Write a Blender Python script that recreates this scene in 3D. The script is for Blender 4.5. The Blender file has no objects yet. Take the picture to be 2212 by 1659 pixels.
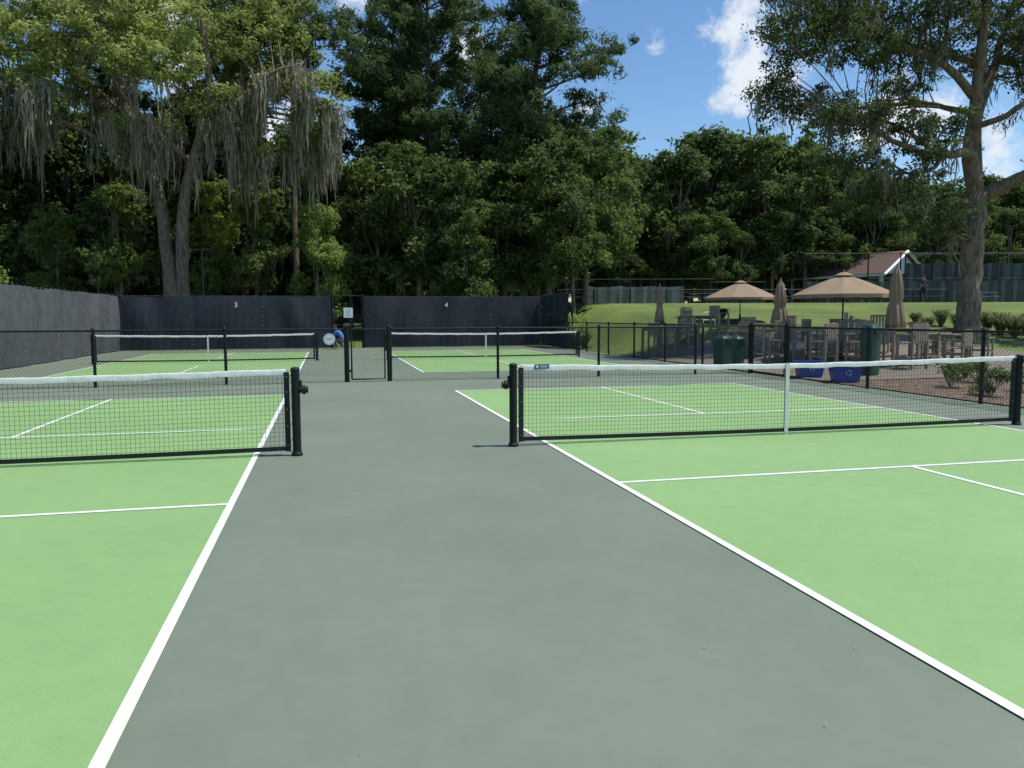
import bpy, bmesh, math
import numpy as np
from mathutils import Matrix, Vector
R=np.random.default_rng(7)
YAW=0.23245; SY,CY=math.sin(YAW),math.cos(YAW)
def site(a,b):           # offset right / distance forward along survey axis -> world XY
    return (a*CY+b*SY, -a*SY+b*CY)
def sstep(x,a,b):
    t=np.clip((x-a)/(b-a),0,1); return t*t*(3-2*t)
def ground_z(x,y):
    x=np.asarray(x,float); y=np.asarray(y,float)
    b=x*SY+y*CY
    hill=2.3*sstep(b,17,52)*sstep(x,11.5,15.5)
    back=0.9*sstep(y,41,72)
    z=np.maximum(hill,back)
    return z-0.02
def gz(x,y): return float(ground_z(x,y))
# ------------------------------------------------------------ materials
def newmat(name):
    m=bpy.data.materials.new(name); m.use_nodes=True
    nt=m.node_tree; b=nt.nodes['Principled BSDF']; return m,nt,b
def mat(name,col,rough=.6,metal=0.,var=.12,scale=8.,bump=0.,bscale=60.,spec=.5,stretch=1.):
    m,nt,b=newmat(name)
    tc=nt.nodes.new('ShaderNodeTexCoord'); n=nt.nodes.new('ShaderNodeTexNoise')
    mp=nt.nodes.new('ShaderNodeMapping'); mp.inputs['Scale'].default_value=(1,1,stretch); nt.links.new(tc.outputs['Object'],mp.inputs['Vector'])
    n.inputs['Scale'].default_value=scale; n.inputs['Detail'].default_value=5
    nt.links.new(mp.outputs[0],n.inputs['Vector'])
    mr=nt.nodes.new('ShaderNodeMapRange'); mr.inputs[1].default_value=.3; mr.inputs[2].default_value=.7
    mr.inputs[3].default_value=1-var; mr.inputs[4].default_value=1+var
    nt.links.new(n.outputs['Fac'],mr.inputs[0])
    vm=nt.nodes.new('ShaderNodeVectorMath'); vm.operation='SCALE'; vm.inputs[0].default_value=col[:3]
    nt.links.new(mr.outputs[0],vm.inputs['Scale']); nt.links.new(vm.outputs[0],b.inputs['Base Color'])
    b.inputs['Roughness'].default_value=rough; b.inputs['Metallic'].default_value=metal
    b.inputs['Specular IOR Level'].default_value=spec
    if bump>0:
        n2=nt.nodes.new('ShaderNodeTexNoise'); n2.inputs['Scale'].default_value=bscale; n2.inputs['Detail'].default_value=4
        nt.links.new(mp.outputs[0],n2.inputs['Vector'])
        bp=nt.nodes.new('ShaderNodeBump'); bp.inputs['Strength'].default_value=bump; bp.inputs['Distance'].default_value=.02 if stretch==1. else .06
        nt.links.new(n2.outputs['Fac'],bp.inputs['Height']); nt.links.new(bp.outputs[0],b.inputs['Normal'])
    return m
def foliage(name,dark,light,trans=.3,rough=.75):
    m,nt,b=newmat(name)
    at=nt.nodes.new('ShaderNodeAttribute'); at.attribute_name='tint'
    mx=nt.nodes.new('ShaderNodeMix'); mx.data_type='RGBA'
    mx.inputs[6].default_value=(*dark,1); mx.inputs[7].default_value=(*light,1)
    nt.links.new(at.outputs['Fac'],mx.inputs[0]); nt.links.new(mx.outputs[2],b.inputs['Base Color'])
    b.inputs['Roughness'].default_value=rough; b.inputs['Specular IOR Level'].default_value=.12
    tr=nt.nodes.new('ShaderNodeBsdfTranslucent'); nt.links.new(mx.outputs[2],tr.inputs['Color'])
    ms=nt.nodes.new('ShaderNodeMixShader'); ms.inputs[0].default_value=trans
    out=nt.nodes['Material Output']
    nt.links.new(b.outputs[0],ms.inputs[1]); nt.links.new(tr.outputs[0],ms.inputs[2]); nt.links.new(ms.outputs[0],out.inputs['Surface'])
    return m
def court_mat(name,c1,c2,stain=.97):
    m,nt,b=newmat(name)
    tc=nt.nodes.new('ShaderNodeTexCoord')
    def noise(s,d=4,r=.5):
        n=nt.nodes.new('ShaderNodeTexNoise'); n.inputs['Scale'].default_value=s; n.inputs['Detail'].default_value=d
        n.inputs['Roughness'].default_value=r
        nt.links.new(tc.outputs['Object'],n.inputs['Vector']); return n
    n1=noise(.4,6,.55); n2=noise(420,2); n3=noise(5,6,.75); n4=noise(1.3,5,.7)
    mr=nt.nodes.new('ShaderNodeMapRange'); mr.inputs[1].default_value=.3; mr.inputs[2].default_value=.7
    nt.links.new(n1.outputs['Fac'],mr.inputs[0])
    mx=nt.nodes.new('ShaderNodeMix'); mx.data_type='RGBA'
    mx.inputs[6].default_value=(*c1,1); mx.inputs[7].default_value=(*c2,1); nt.links.new(mr.outputs[0],mx.inputs[0])
    m2=nt.nodes.new('ShaderNodeMapRange'); m2.inputs[1].default_value=.25; m2.inputs[2].default_value=.75
    m2.inputs[3].default_value=.80; m2.inputs[4].default_value=1.2; nt.links.new(n2.outputs['Fac'],m2.inputs[0])
    m3=nt.nodes.new('ShaderNodeMapRange'); m3.inputs[1].default_value=.3; m3.inputs[2].default_value=.6
    m3.inputs[3].default_value=.93; m3.inputs[4].default_value=1.02; nt.links.new(n3.outputs['Fac'],m3.inputs[0])
    m4=nt.nodes.new('ShaderNodeMapRange'); m4.inputs[1].default_value=.3; m4.inputs[2].default_value=.65
    m4.inputs[3].default_value=stain; m4.inputs[4].default_value=1.; nt.links.new(n4.outputs['Fac'],m4.inputs[0])
    a=nt.nodes.new('ShaderNodeMath'); a.operation='MULTIPLY'; nt.links.new(m2.outputs[0],a.inputs[0]); nt.links.new(m3.outputs[0],a.inputs[1])
    a2=nt.nodes.new('ShaderNodeMath'); a2.operation='MULTIPLY'; nt.links.new(a.outputs[0],a2.inputs[0]); nt.links.new(m4.outputs[0],a2.inputs[1])
    vm=nt.nodes.new('ShaderNodeVectorMath'); vm.operation='SCALE'
    nt.links.new(mx.outputs[2],vm.inputs[0]); nt.links.new(a2.outputs[0],vm.inputs['Scale'])
    nt.links.new(vm.outputs[0],b.inputs['Base Color'])
    b.inputs['Roughness'].default_value=.7; b.inputs['Specular IOR Level'].default_value=.4
    bp=nt.nodes.new('ShaderNodeBump'); bp.inputs['Strength'].default_value=.3; bp.inputs['Distance'].default_value=.003
    nt.links.new(n2.outputs['Fac'],bp.inputs['Height']); nt.links.new(bp.outputs[0],b.inputs['Normal'])
    return m
M_lane=court_mat('lane_acrylic',(.146,.183,.134),(.176,.216,.160),.94)
M_green=court_mat('court_green_acrylic',(.208,.355,.134),(.240,.396,.155),.96)
M_line=mat('line_paint',(.70,.71,.70),.7,var=.05,scale=5)
M_black=mat('black_powdercoat',(.008,.012,.012),.6,var=.1,spec=.3)
M_wire=mat('black_vinyl_wire',(.010,.013,.014),.7,var=.05,spec=.2)
M_cord=mat('net_cord',(.010,.012,.012),.8,var=.05)
M_tape=mat('white_net_tape',(.66,.68,.65),.6,var=.1,scale=14,bump=.2,bscale=20)
M_screen=mat('windscreen_fabric',(.024,.028,.038),.65,var=.22,scale=2.5,bump=.3,bscale=9,spec=.3)
M_screenL=mat('sunlit_windscreen_fabric',(.078,.084,.094),.7,var=.2,scale=2.5,bump=.3,bscale=9)  # same fabric, sunlight on the left fence put into a lighter colour
M_white=mat('white_paint',(.72,.73,.73),.5,var=.04)
M_bark=mat('oak_bark',(.19,.145,.10),.9,var=.55,scale=11,bump=1.,bscale=14,stretch=.22)
M_bark2=mat('pine_bark',(.19,.135,.095),.9,var=.5,scale=9,bump=1.,bscale=12,stretch=.3)
M_tan=mat('umbrella_canvas',(.25,.18,.115),.85,var=.08,scale=3)
M_wood=mat('patio_lumber',(.25,.215,.16),.7,var=.15,scale=6)
M_greenbin=mat('green_plastic',(.008,.06,.038),.4)
M_blue=mat('blue_plastic',(.015,.06,.36),.4)
M_grey=mat('grey_metal',(.25,.26,.27),.4,metal=.6)
M_dark=mat('dark_plastic',(.02,.02,.022),.5)
# ------------------------------------------------------------ mesh builder
class MB:
    def __init__(s): s.v=[]; s.f=[]; s.m=[]; s.n=0
    def add(s,V,F,mi=0):
        V=[tuple(map(float,p)) for p in V]
        s.v+=V; s.f+=[tuple(i+s.n for i in f) for f in F]; s.m+=[mi]*len(F); s.n+=len(V)
    def box(s,c,d,mi=0,rz=0.):
        hx,hy,hz=d[0]/2,d[1]/2,d[2]/2; cr,sr=math.cos(rz),math.sin(rz)
        V=[]
        for x,y,z in [(-hx,-hy,-hz),(hx,-hy,-hz),(hx,hy,-hz),(-hx,hy,-hz),(-hx,-hy,hz),(hx,-hy,hz),(hx,hy,hz),(-hx,hy,hz)]:
            V.append((c[0]+x*cr-y*sr,c[1]+x*sr+y*cr,c[2]+z))
        s.add(V,[(3,2,1,0),(4,5,6,7),(0,1,5,4),(1,2,6,5),(2,3,7,6),(3,0,4,7)],mi)
    def tube(s,path,rad,n=8,mi=0,caps=True):
        P=np.array(path,float); k=len(P)
        if np.isscalar(rad): rad=[rad]*k
        T=np.gradient(P,axis=0); T/=np.linalg.norm(T,axis=1)[:,None]+1e-9
        up=np.array([0,0,1.]) if abs(T[0][2])<.9 else np.array([1.,0,0])
        V=[];F=[]
        A=np.cross(T[0],up); A/=np.linalg.norm(A)
        for i in range(k):
            A=A-T[i]*A.dot(T[i]); A/=np.linalg.norm(A)+1e-9
            B=np.cross(T[i],A)
            for j in range(n):
                t=2*math.pi*j/n
                V.append(P[i]+rad[i]*(math.cos(t)*A+math.sin(t)*B))
        for i in range(k-1):
            for j in range(n):
                F.append((i*n+j,i*n+(j+1)%n,(i+1)*n+(j+1)%n,(i+1)*n+j))
        if caps: F+=[tuple(range(n-1,-1,-1)),tuple((k-1)*n+j for j in range(n))]
        s.add(V,F,mi)
    def lathe(s,prof,c=(0,0,0),n=16,mi=0,sq=None):
        V=[];F=[];k=len(prof)
        for r,z in prof:
            for j in range(n):
                t=2*math.pi*j/n; rr=r*(sq(t,z) if sq else 1)
                V.append((c[0]+rr*math.cos(t),c[1]+rr*math.sin(t),c[2]+z))
        for i in range(k-1):
            for j in range(n): F.append((i*n+j,i*n+(j+1)%n,(i+1)*n+(j+1)%n,(i+1)*n+j))
        s.add(V,F,mi)
    def build(s,name,mats,parent=None,smooth=False,loc=None,bevel=0):
        me=bpy.data.meshes.new(name); me.from_pydata(s.v,[],s.f); me.update()
        for m in mats: me.materials.append(m)
        me.polygons.foreach_set('material_index',s.m)
        if smooth: me.polygons.foreach_set('use_smooth',[True]*len(s.f))
        o=bpy.data.objects.new(name,me); bpy.context.collection.objects.link(o)
        if loc is not None: o.location=loc
        if parent: o.parent=parent
        return o
def empty(name,loc=(0,0,0),rz=0):
    e=bpy.data.objects.new(name,None); e.location=loc; e.rotation_euler[2]=rz
    bpy.context.collection.objects.link(e); e.empty_display_size=.3; return e
def npmesh(name,V,Fq,mats,tint=None,parent=None,loc=None,link=True):
    V=np.asarray(V,np.float32); Fq=np.asarray(Fq,np.int32); k=Fq.shape[1]
    me=bpy.data.meshes.new(name)
    me.vertices.add(len(V)); me.vertices.foreach_set('co',V.ravel())
    me.loops.add(Fq.size); me.loops.foreach_set('vertex_index',Fq.ravel())
    me.polygons.add(len(Fq)); me.polygons.foreach_set('loop_start',np.arange(0,Fq.size,k,dtype=np.int32))
    me.update(calc_edges=True)
    for m in mats: me.materials.append(m)
    if tint is not None:
        at=me.attributes.new('tint','FLOAT','FACE'); at.data.foreach_set('value',np.asarray(tint,np.float32))
    if not link: return me
    o=bpy.data.objects.new(name,me); bpy.context.collection.objects.link(o)
    if parent: o.parent=parent
    if loc is not None: o.location=loc
    return o
def prisms(A,B,r):   # thin 3-sided wires from A to B
    A=np.asarray(A,float);B=np.asarray(B,float); n=len(A)
    T=B-A; T/=np.linalg.norm(T,axis=1)[:,None]+1e-9
    up=np.where(np.abs(T[:,2:3])<.9,np.array([[0,0,1.]]),np.array([[1.,0,0]]))
    X=np.cross(T,up); X/=np.linalg.norm(X,axis=1)[:,None]; Y=np.cross(T,X)
    V=np.zeros((n,6,3))
    for j in range(3):
        t=2*math.pi*j/3; off=r*(math.cos(t)*X+math.sin(t)*Y); V[:,j]=A+off; V[:,j+3]=B+off
    base=np.arange(n)[:,None]*6
    F=np.concatenate([base+np.array([[j,(j+1)%3,(j+1)%3+3,j+3]]) for j in range(3)],0)
    return V.reshape(-1,3),F
# ------------------------------------------------------------ ground
def axis_coords():
    c=np.concatenate([-np.geomspace(60,900,14)[::-1],np.arange(-58,100,1.2),np.geomspace(100,900,14)]); return c
gx=axis_coords(); gy=axis_coords()
GX,GY=np.meshgrid(gx,gy,indexing='ij'); GZ=ground_z(GX,GY)
inc=(GX>-9.2)&(GX<10.6)&(GY<37.9)&(GY>-12); GZ=np.where(inc,-.05,GZ)
V=np.stack([GX.ravel(),GY.ravel(),GZ.ravel()],1); nx,ny=len(gx),len(gy)
I=np.arange(nx*ny).reshape(nx,ny)
F=np.stack([I[:-1,:-1].ravel(),I[1:,:-1].ravel(),I[1:,1:].ravel(),I[:-1,1:].ravel()],1)
m,nt,b=newmat('grass_ground')
tc=nt.nodes.new('ShaderNodeTexCoord')
def nz(s,d=5,r=.6,src=None):
    n=nt.nodes.new('ShaderNodeTexNoise'); n.inputs['Scale'].default_value=s; n.inputs['Detail'].default_value=d; n.inputs['Roughness'].default_value=r
    nt.links.new(src or tc.outputs['Object'],n.inputs['Vector']); return n
n1=nz(.25); n2=nz(14,6,.8); n3=nz(3)
cr=nt.nodes.new('ShaderNodeValToRGB'); e=cr.color_ramp.elements
e[0].position=.36; e[0].color=(.055,.10,.018,1); e[1].position=.64; e[1].color=(.19,.25,.045,1)
mixn=nt.nodes.new('ShaderNodeMath'); mixn.operation='MULTIPLY_ADD'; mixn.inputs[1].default_value=.5
nt.links.new(n2.outputs['Fac'],mixn.inputs[0])
h=nt.nodes.new('ShaderNodeMath'); h.operation='MULTIPLY'; h.inputs[1].default_value=.5; nt.links.new(n1.outputs['Fac'],h.inputs[0]); nt.links.new(h.outputs[0],mixn.inputs[2])
nt.links.new(mixn.outputs[0],cr.inputs[0])
sep=nt.nodes.new('ShaderNodeSeparateXYZ'); nt.links.new(tc.outputs['Object'],sep.inputs[0])
dist=nt.nodes.new('ShaderNodeMath'); dist.operation='MULTIPLY_ADD'; dist.inputs[1].default_value=SY; nt.links.new(sep.outputs[0],dist.inputs[0])
dy=nt.nodes.new('ShaderNodeMath'); dy.operation='MULTIPLY'; dy.inputs[1].default_value=CY; nt.links.new(sep.outputs[1],dy.inputs[0]); nt.links.new(dy.outputs[0],dist.inputs[2])
mA=nt.nodes.new('ShaderNodeMapRange'); mA.inputs[1].default_value=62; mA.inputs[2].default_value=66; nt.links.new(dist.outputs[0],mA.inputs[0])
mB=nt.nodes.new('ShaderNodeMapRange'); mB.inputs[1].default_value=-7; mB.inputs[2].default_value=-5; mB.inputs[3].default_value=1; mB.inputs[4].default_value=0; nt.links.new(sep.outputs[0],mB.inputs[0])
mM=nt.nodes.new('ShaderNodeMath'); mM.operation='MAXIMUM'; nt.links.new(mA.outputs[0],mM.inputs[0]); nt.links.new(mB.outputs[0],mM.inputs[1])
cr2=nt.nodes.new('ShaderNodeValToRGB'); e=cr2.color_ramp.elements
e[0].position=.35; e[0].color=(.03,.026,.016,1); e[1].position=.65; e[1].color=(.07,.075,.03,1); nt.links.new(n3.outputs['Fac'],cr2.inputs[0])
mx=nt.nodes.new('ShaderNodeMix'); mx.data_type='RGBA'; nt.links.new(mM.outputs[0],mx.inputs[0]); nt.links.new(cr.outputs[0],mx.inputs[6]); nt.links.new(cr2.outputs[0],mx.inputs[7])
nt.links.new(mx.outputs[2],b.inputs['Base Color']); b.inputs['Roughness'].default_value=.9
bp=nt.nodes.new('ShaderNodeBump'); bp.inputs['Strength'].default_value=.9; bp.inputs['Distance'].default_value=.08
nt.links.new(n2.outputs['Fac'],bp.inputs['Height']); nt.links.new(bp.outputs[0],b.inputs['Normal'])
npmesh('ground',V,F,[m])
def sheet(name,rects,z,mt,thick=0,parent=None):
    mb=MB()
    for x0,x1,y0,y1 in rects: mb.add([(x0,y0,z),(x1,y0,z),(x1,y1,z),(x0,y1,z)],[(0,1,2,3)])
    return mb.build(name,[mt],parent)
sheet('court_apron_pavement',[(-9.1,10.55,-12,37.8)],.0,M_lane)
XL,XR,YN=-.734,2.423,8.49; YF=27.1; CW=6.096; BL=6.706; K=2.134; LW=.055
def court(x0,yn,name):
    x1=x0+CW
    e=empty(name,(0,0,0))
    sheet('playing_surface',[(x0,x1,yn-BL,yn+BL)],.004,M_green,parent=e)
    xm=(x0+x1)/2; L=[]
    L+=[(x0,x0+LW,yn-BL,yn+BL),(x1-LW,x1,yn-BL,yn+BL)]
    for yb in (yn-BL,yn+BL-LW): L.append((x0+LW,x1-LW,yb,yb+LW))
    for yk in (yn-K-LW/2,yn+K-LW/2): L.append((x0+LW,x1-LW,yk,yk+LW))
    L+=[(xm-LW/2,xm+LW/2,yn-BL+LW,yn-K-LW/2),(xm-LW/2,xm+LW/2,yn+K+LW/2,yn+BL-LW)]
    sheet('painted_lines',L,.008,M_line,parent=e)
court(XL-CW,YN,'pickleball_court'); court(XR,YN,'pickleball_court')
court(XL-CW,YF,'pickleball_court'); court(XR,YF,'pickleball_court')
# ------------------------------------------------------------ nets
def net(x0,yn,mirror=False,label=False):
    e=empty('pickleball_net',(x0+CW/2,yn,0)); half=CW/2+.40
    post=MB()
    for sx in (-1,1):
        px=sx*half
        post.lathe([(.001,0),(.058,0),(.058,.025),(.047,.04),(.044,.06),(.044,.90),(.049,.905),(.049,.925),(.03,.94),(.001,.94)],(px,0,0),18)
        post.box((px+sx*.0,-.05,.86),(.03,.03,.06))
    sx=1 if not mirror else -1
    px=sx*half
    post.tube([(px+sx*.04,-.01,.70),(px+sx*.13,-.01,.70)],.035,14)
    post.tube([(px+sx*.07,-.01,.70),(px+sx*.10,-.01,.70)],.05,14)
    post.tube([(px+sx*.05,-.01,.705),(px+sx*.05,-.01,.80)],.018,8)
    post.build('posts_and_winch',[M_black],e,smooth=False)
    nh=half-.09
    def top(x): return .865+.045*(abs(x)/nh)**1.6
    def bot(x): return .07-.02*(1-(x/nh)**2)
    A=[];B=[]; p=.0445; nn=int(2*nh/p)
    xs=np.linspace(-nh,nh,nn)
    for x in xs: A.append((x,0,bot(x)));B.append((x,0,top(x)))
    rows=18
    seg=np.linspace(-nh,nh,25)
    for r in range(rows+1):
        t=r/rows
        for i in range(24):
            xa,xb=seg[i],seg[i+1]
            A.append((xa,0,bot(xa)*(1-t)+top(xa)*t)); B.append((xb,0,bot(xb)*(1-t)+top(xb)*t))
    Vn,Fn=prisms(A,B,.0018 if yn<15 else .0016)
    npmesh('net_mesh',Vn,Fn,[M_cord],parent=e)
    k=90; X=np.linspace(-nh,nh,k); t=MB(); V=[];F=[]
    for i,x in enumerate(X):
        zt=top(x)+.012+.003*math.sin(x*9+1)+.0015*math.sin(x*31); w=.007+.002*math.sin(x*17)
        zb=zt-.06-.003*math.sin(x*13+2)
        V+=[(x,-w-.002*math.sin(x*23),zb),(x,-w,zt-.01),(x,-w*.4,zt),(x,w*.4,zt),(x,w,zt-.01),(x,w,zb)]
    for i in range(k-1):
        for j in range(5): F.append((i*6+j,(i+1)*6+j,(i+1)*6+j+1,i*6+j+1))
    t.add(V,F)
    t.add([(-.025,-.012,.03),(.025,-.012,.03),(.025,-.014,top(0)+.016),(-.025,-.014,top(0)+.016)],[(0,1,2,3)])
    t.add([(-.025,.012,.03),(.025,.012,.03),(.025,.014,top(0)+.016),(-.025,.014,top(0)+.016)],[(3,2,1,0)])
    t.add([(-.025,-.014,top(0)+.0165),(.025,-.014,top(0)+.0165),(.025,.014,top(0)+.0165),(-.025,.014,top(0)+.0165)],[(0,1,2,3)])
    t.box((0,0,.01),(.03,.02,.03))
    for sx in (-1,1):
        t.tube([(sx*nh,0,top(nh)-.01),(sx*(nh+.05),0,.905),(sx*half,0,.915)],.006,6)
    t.build('white_headband_and_strap',[M_tape],e,smooth=True)
    d=MB(); V=[];F=[]
    for i,x in enumerate(X):
        zb=bot(x)-.012; V+=[(x,-.007,zb),(x,-.009,zb+.045),(x,.009,zb+.045),(x,.007,zb)]
    for i in range(k-1):
        for j in range(3): F.append((i*4+j,(i+1)*4+j,(i+1)*4+j+1,i*4+j+1))
    d.add(V,F)
    for sx in (-1,1):
        xx=sx*nh
        d.box((xx,0,.47),(.055,.022,.84))
        d.tube([(sx*(nh+.015),0,.05),(sx*(nh+.06),.0,.02),(sx*half,0,.09)],.004,5)
        z=.14
        while z<.84:
            d.tube([(sx*(nh+.02),0,z),(sx*(half-.04),0,z+.05)],.0022,4,caps=False); z+=.17
    d.build('black_side_and_bottom_bands',[M_cord],e)
    w=MB()
    for sx in (-1,1):
        for z in (.12,.32,.5,.68,.84): w.box((sx*nh,-.0125,z),(.012,.003,.012))
    w.build('grommets',[M_grey],e)
    if label:
        l=MB(); l.box((-nh+.24,-.0135,top(nh)-.012),(.17,.003,.05)); l.build('label_patch',[M_labelblue],e)
        l=MB()
        l.box((-nh+.185,-.0165,top(nh)-.012),(.028,.003,.028))
        for i in range(6): l.box((-nh+.225+i*.014,-.0165,top(nh)-.012),(.009,.003,.018))
        l.build('label_mark',[M_white],e)
    return e
M_labelblue=mat('label_blue',(.02,.09,.22),.5)
net(XL-CW,YN,False); net(XR,YN,True,True); net(XL-CW,YF,False); net(XR,YF,True)
# ------------------------------------------------------------ chain link fences
def clink(p0,p1,h,name_parent,z0=.04,pitch=.078,r=.0021):
    p0=np.array(p0,float);p1=np.array(p1,float); L=np.linalg.norm(p1-p0); T=(p1-p0)/L
    A=[];B=[]; hh=h-z0
    n=int((L+hh)/pitch)+1
    for i in range(n):
        s=-hh+i*pitch
        for sgn in (1,-1):
            a0,a1=s,s+hh; z_a,z_b=(z0,h) if sgn==1 else (h,z0)
            t0=max(0,-a0)/hh; t1=1-max(0,a1-L)/hh
            if t1<=t0: continue
            off=.002*sgn
            nrm=np.array([-T[1],T[0]])*off
            q0=p0+T*(s+hh*t0)+nrm; q1=p0+T*(s+hh*t1)+nrm
            A.append((q0[0],q0[1],z_a+(z_b-z_a)*t0)); B.append((q1[0],q1[1],z_a+(z_b-z_a)*t1))
    V,F=prisms(A,B,r)
    return npmesh('chain_link_mesh',V,F,[M_wire],parent=name_parent)
def fence(name,p0,p1,h,posts,pr=.032,gz0=0,**k):
    e=empty(name,(0,0,0)); f=MB()
    f.tube([(*p0,h),(*p1,h)],.021,10)
    p0=np.array(p0,float);p1=np.array(p1,float)
    f.tube([(*p0,.035),(*p1,.035)],.003,5)
    for t in posts:
        q=p0+(p1-p0)*t
        f.tube([(q[0],q[1],-.03),(q[0],q[1],h+.03)],pr,12); f.lathe([(pr+.006,h+.0),(pr+.008,h+.03),(pr*.7,h+.06),(.001,h+.07)],(q[0],q[1],0),12)
        for z in (.2,.5,.8,1.05):
            if z<h: f.tube([(q[0],q[1],z),(q[0],q[1],z+.02)],pr+.006,10)
    f.build('posts_and_rails',[M_black],e)
    clink(p0,p1,h,e,**k)
    return e
FY=17.9; FX=10.45; FH=1.19
fence('chain_link_fence',(-8.95,FY),(.40,FY),FH,[(x+8.95)/9.35 for x in (-7.4,-4.75,-2.15,.40)])
fence('chain_link_fence',(1.40,FY),(FX,FY),FH,[(x-1.4)/(FX-1.4) for x in (1.40,3.9,6.4,8.95,FX)])
fence('chain_link_fence',(FX,FY-1.7),(FX,-6),FH,[0,.125,.25,.375,.5,.62,.74,.87,1])
fence('chain_link_fence',(FX,FY),(FX,37.6),FH,[0,.13,.26,.39,.52,.65,.78,.9,1])
def gate(name,p0,p1,h):
    e=empty(name,(0,0,0)); f=MB(); p0=np.array(p0,float);p1=np.array(p1,float); T=(p1-p0)/np.linalg.norm(p1-p0)
    a=p0+T*.09; b=p1-T*.09
    f.tube([(*a,.06),(*a,h),(*b,h),(*b,.06),(*a,.06)],.02,8)
    for q in (p0,p1):
        f.tube([(*q,-.03),(*q,h+.06)],.042,14); f.lathe([(.047,h+.04),(.047,h+.07),(.03,h+.10),(.001,h+.11)],(*q,0),14)
    for z in (.25,h-.2): f.box((*(p0+T*.05),z),(.08,.05,.05))
    f.box((*(b+T*.03),.75),(.1,.05,.12))
    f.build('gate_frame',[M_black],e); clink(a,b,h,e)
    return e
gate('chain_link_gate',(.44,FY),(1.36,FY),FH)
gate('chain_link_gate',(FX,FY-.06),(FX,FY-1.64),FH+.02)
e=empty('round_fence_sign',(.05,FY-.035,.97)); s=MB()
s.tube([(0,0,0),(0,-.008,0)],.128,32); s.build('disc',[M_white],e)
s=MB()
for i in range(24):
    t=2*math.pi*i/24; t2=2*math.pi*(i+.72)/24
    s.add([(math.cos(q)*r_,-.0105,math.sin(q)*r_) for q,r_ in ((t,.098),(t2,.098),(t2,.112),(t,.112))],[(0,1,2,3)])
s.add([(x,-.0105,z) for x,z in ((-.06,-.01),(.06,-.01),(.06,.02),(-.06,.02))],[(0,1,2,3)])
s.build('stand_in_mark',[mat('sign_grey',(.35,.4,.45),.6)],e)
# ------------------------------------------------------------ windscreens
M_leak_tie=mat('light_leak_and_tie_white',(.5,.52,.53),.6)  # white for the painted light leaks at posts and the top ties
def windscreen(name,p0,p1,h,posts_every=3.05,z0=.03,seed=0,fab=None):
    e=empty(name,(0,0,0)); p0=np.array(p0,float);p1=np.array(p1,float); L=np.linalg.norm(p1-p0);T=(p1-p0)/L;N=np.array([-T[1],T[0]])
    n=int(L/.09)+2; mz=20; rr=np.random.default_rng(seed)
    S=np.linspace(0,L,n); Z=np.linspace(0,1,mz)
    npan=int(L/posts_every)+2; PH=rr.uniform(0,6,(npan,6)); AM=rr.uniform(.3,1.6,(npan,4))
    V=[]
    for s in S:
        i=int(s/posts_every); u=(s/posts_every)%1; ph=PH[i]; am=AM[i]
        env=math.sin(math.pi*u)
        for z in Z:
            topz=h-.035*am[0]*env**2-.010*abs(math.sin(s*math.pi/.45))
            zz=z0+(topz-z0)*z
            bil=.06*am[1]*env*math.sin(math.pi*z)
            wr=.07*am[2]*math.exp(-((u-.5-.15*math.sin(ph[0])-.2*(z-.5)*math.sin(ph[1]))**2)*60)*math.cos(z*2+ph[2])
            wr+=.045*am[3]*math.sin(u*9+ph[3]+3*(z-.5)*math.sin(ph[4]))+.018*math.sin(s*19+ph[5]-4*z)*(1-z)
            d=bil+wr*env**.5
            q=p0+T*s-N*d
            V.append((q[0],q[1],zz))
    I=np.arange(n*mz).reshape(n,mz)
    F=np.stack([I[:-1,:-1].ravel(),I[1:,:-1].ravel(),I[1:,1:].ravel(),I[:-1,1:].ravel()],1)
    o=npmesh('fabric',V,F,[fab or M_screen],parent=e); o.data.polygons.foreach_set('use_smooth',[True]*len(F))
    f=MB(); k=int(L/posts_every)+1; off=.14
    for i in range(k+1):
        s=min(i*posts_every,L); q=p0+T*s+N*off
        f.tube([(*q,0),(*q,h+.03)],.035,10)
        f.lathe([(.04,h+.02),(.03,h+.05),(.001,h+.06)],(*q,0),10)
    f.tube([(*(p0+N*off),h-.02),(*(p1+N*off),h-.02)],.022,8)
    f.build('steel_frame',[M_black],e)
    w=MB()
    for i in range(1,k+1):
        s=i*posts_every
        if s>L-.2: break
        for z in np.arange(.25,h-.15,.21):  # white boxes painting daylight that leaks through the screen along posts
            if rr.random()<.7:
                q=p0+T*(s+rr.uniform(-.012,.012))-N*.03; w.box((*q,z),(.012,.012,rr.uniform(.02,.06)),0,math.atan2(T[1],T[0]))
    s=.2
    while s<L:
        q=p0+T*s-N*.02; w.box((*q,h-.02),(.012,.012,.03)); s+=.46
    if w.n: w.build('light_leaks_and_ties',[M_leak_tie],e)
    return e
windscreen('windscreen_fence',(-8.9,37.45),(.20,37.45),2.44,seed=1)
windscreen('windscreen_fence',(1.72,37.45),(10.35,37.45),2.44,seed=2)
windscreen('windscreen_fence',(10.35,37.4),(10.62,33.6),2.5,seed=5)
windscreen('windscreen_fence',(-8.9,2.0),(-8.9,37.4),2.44,seed=3,fab=M_screenL)
e=empty('tall_chain_link_gate',(0,0,0)); f=MB()
for x in (.27,1.66): f.tube([(x,37.6,0),(x,37.6,2.55)],.045,10)
f.tube([(.3,37.6,2.45),(1.63,37.6,2.45)],.025,8)
f.tube([(.36,37.62,.06),(.36,37.62,2.1),(1.25,38.1,2.1),(1.25,38.1,.06),(.36,37.62,.06)],.022,8); f.tube([(.36,37.62,1.1),(1.25,38.1,1.1)],.018,8)
f.build('gate_frame',[M_black],e); clink((.36,37.62),(1.25,38.1),2.1,e)
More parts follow.
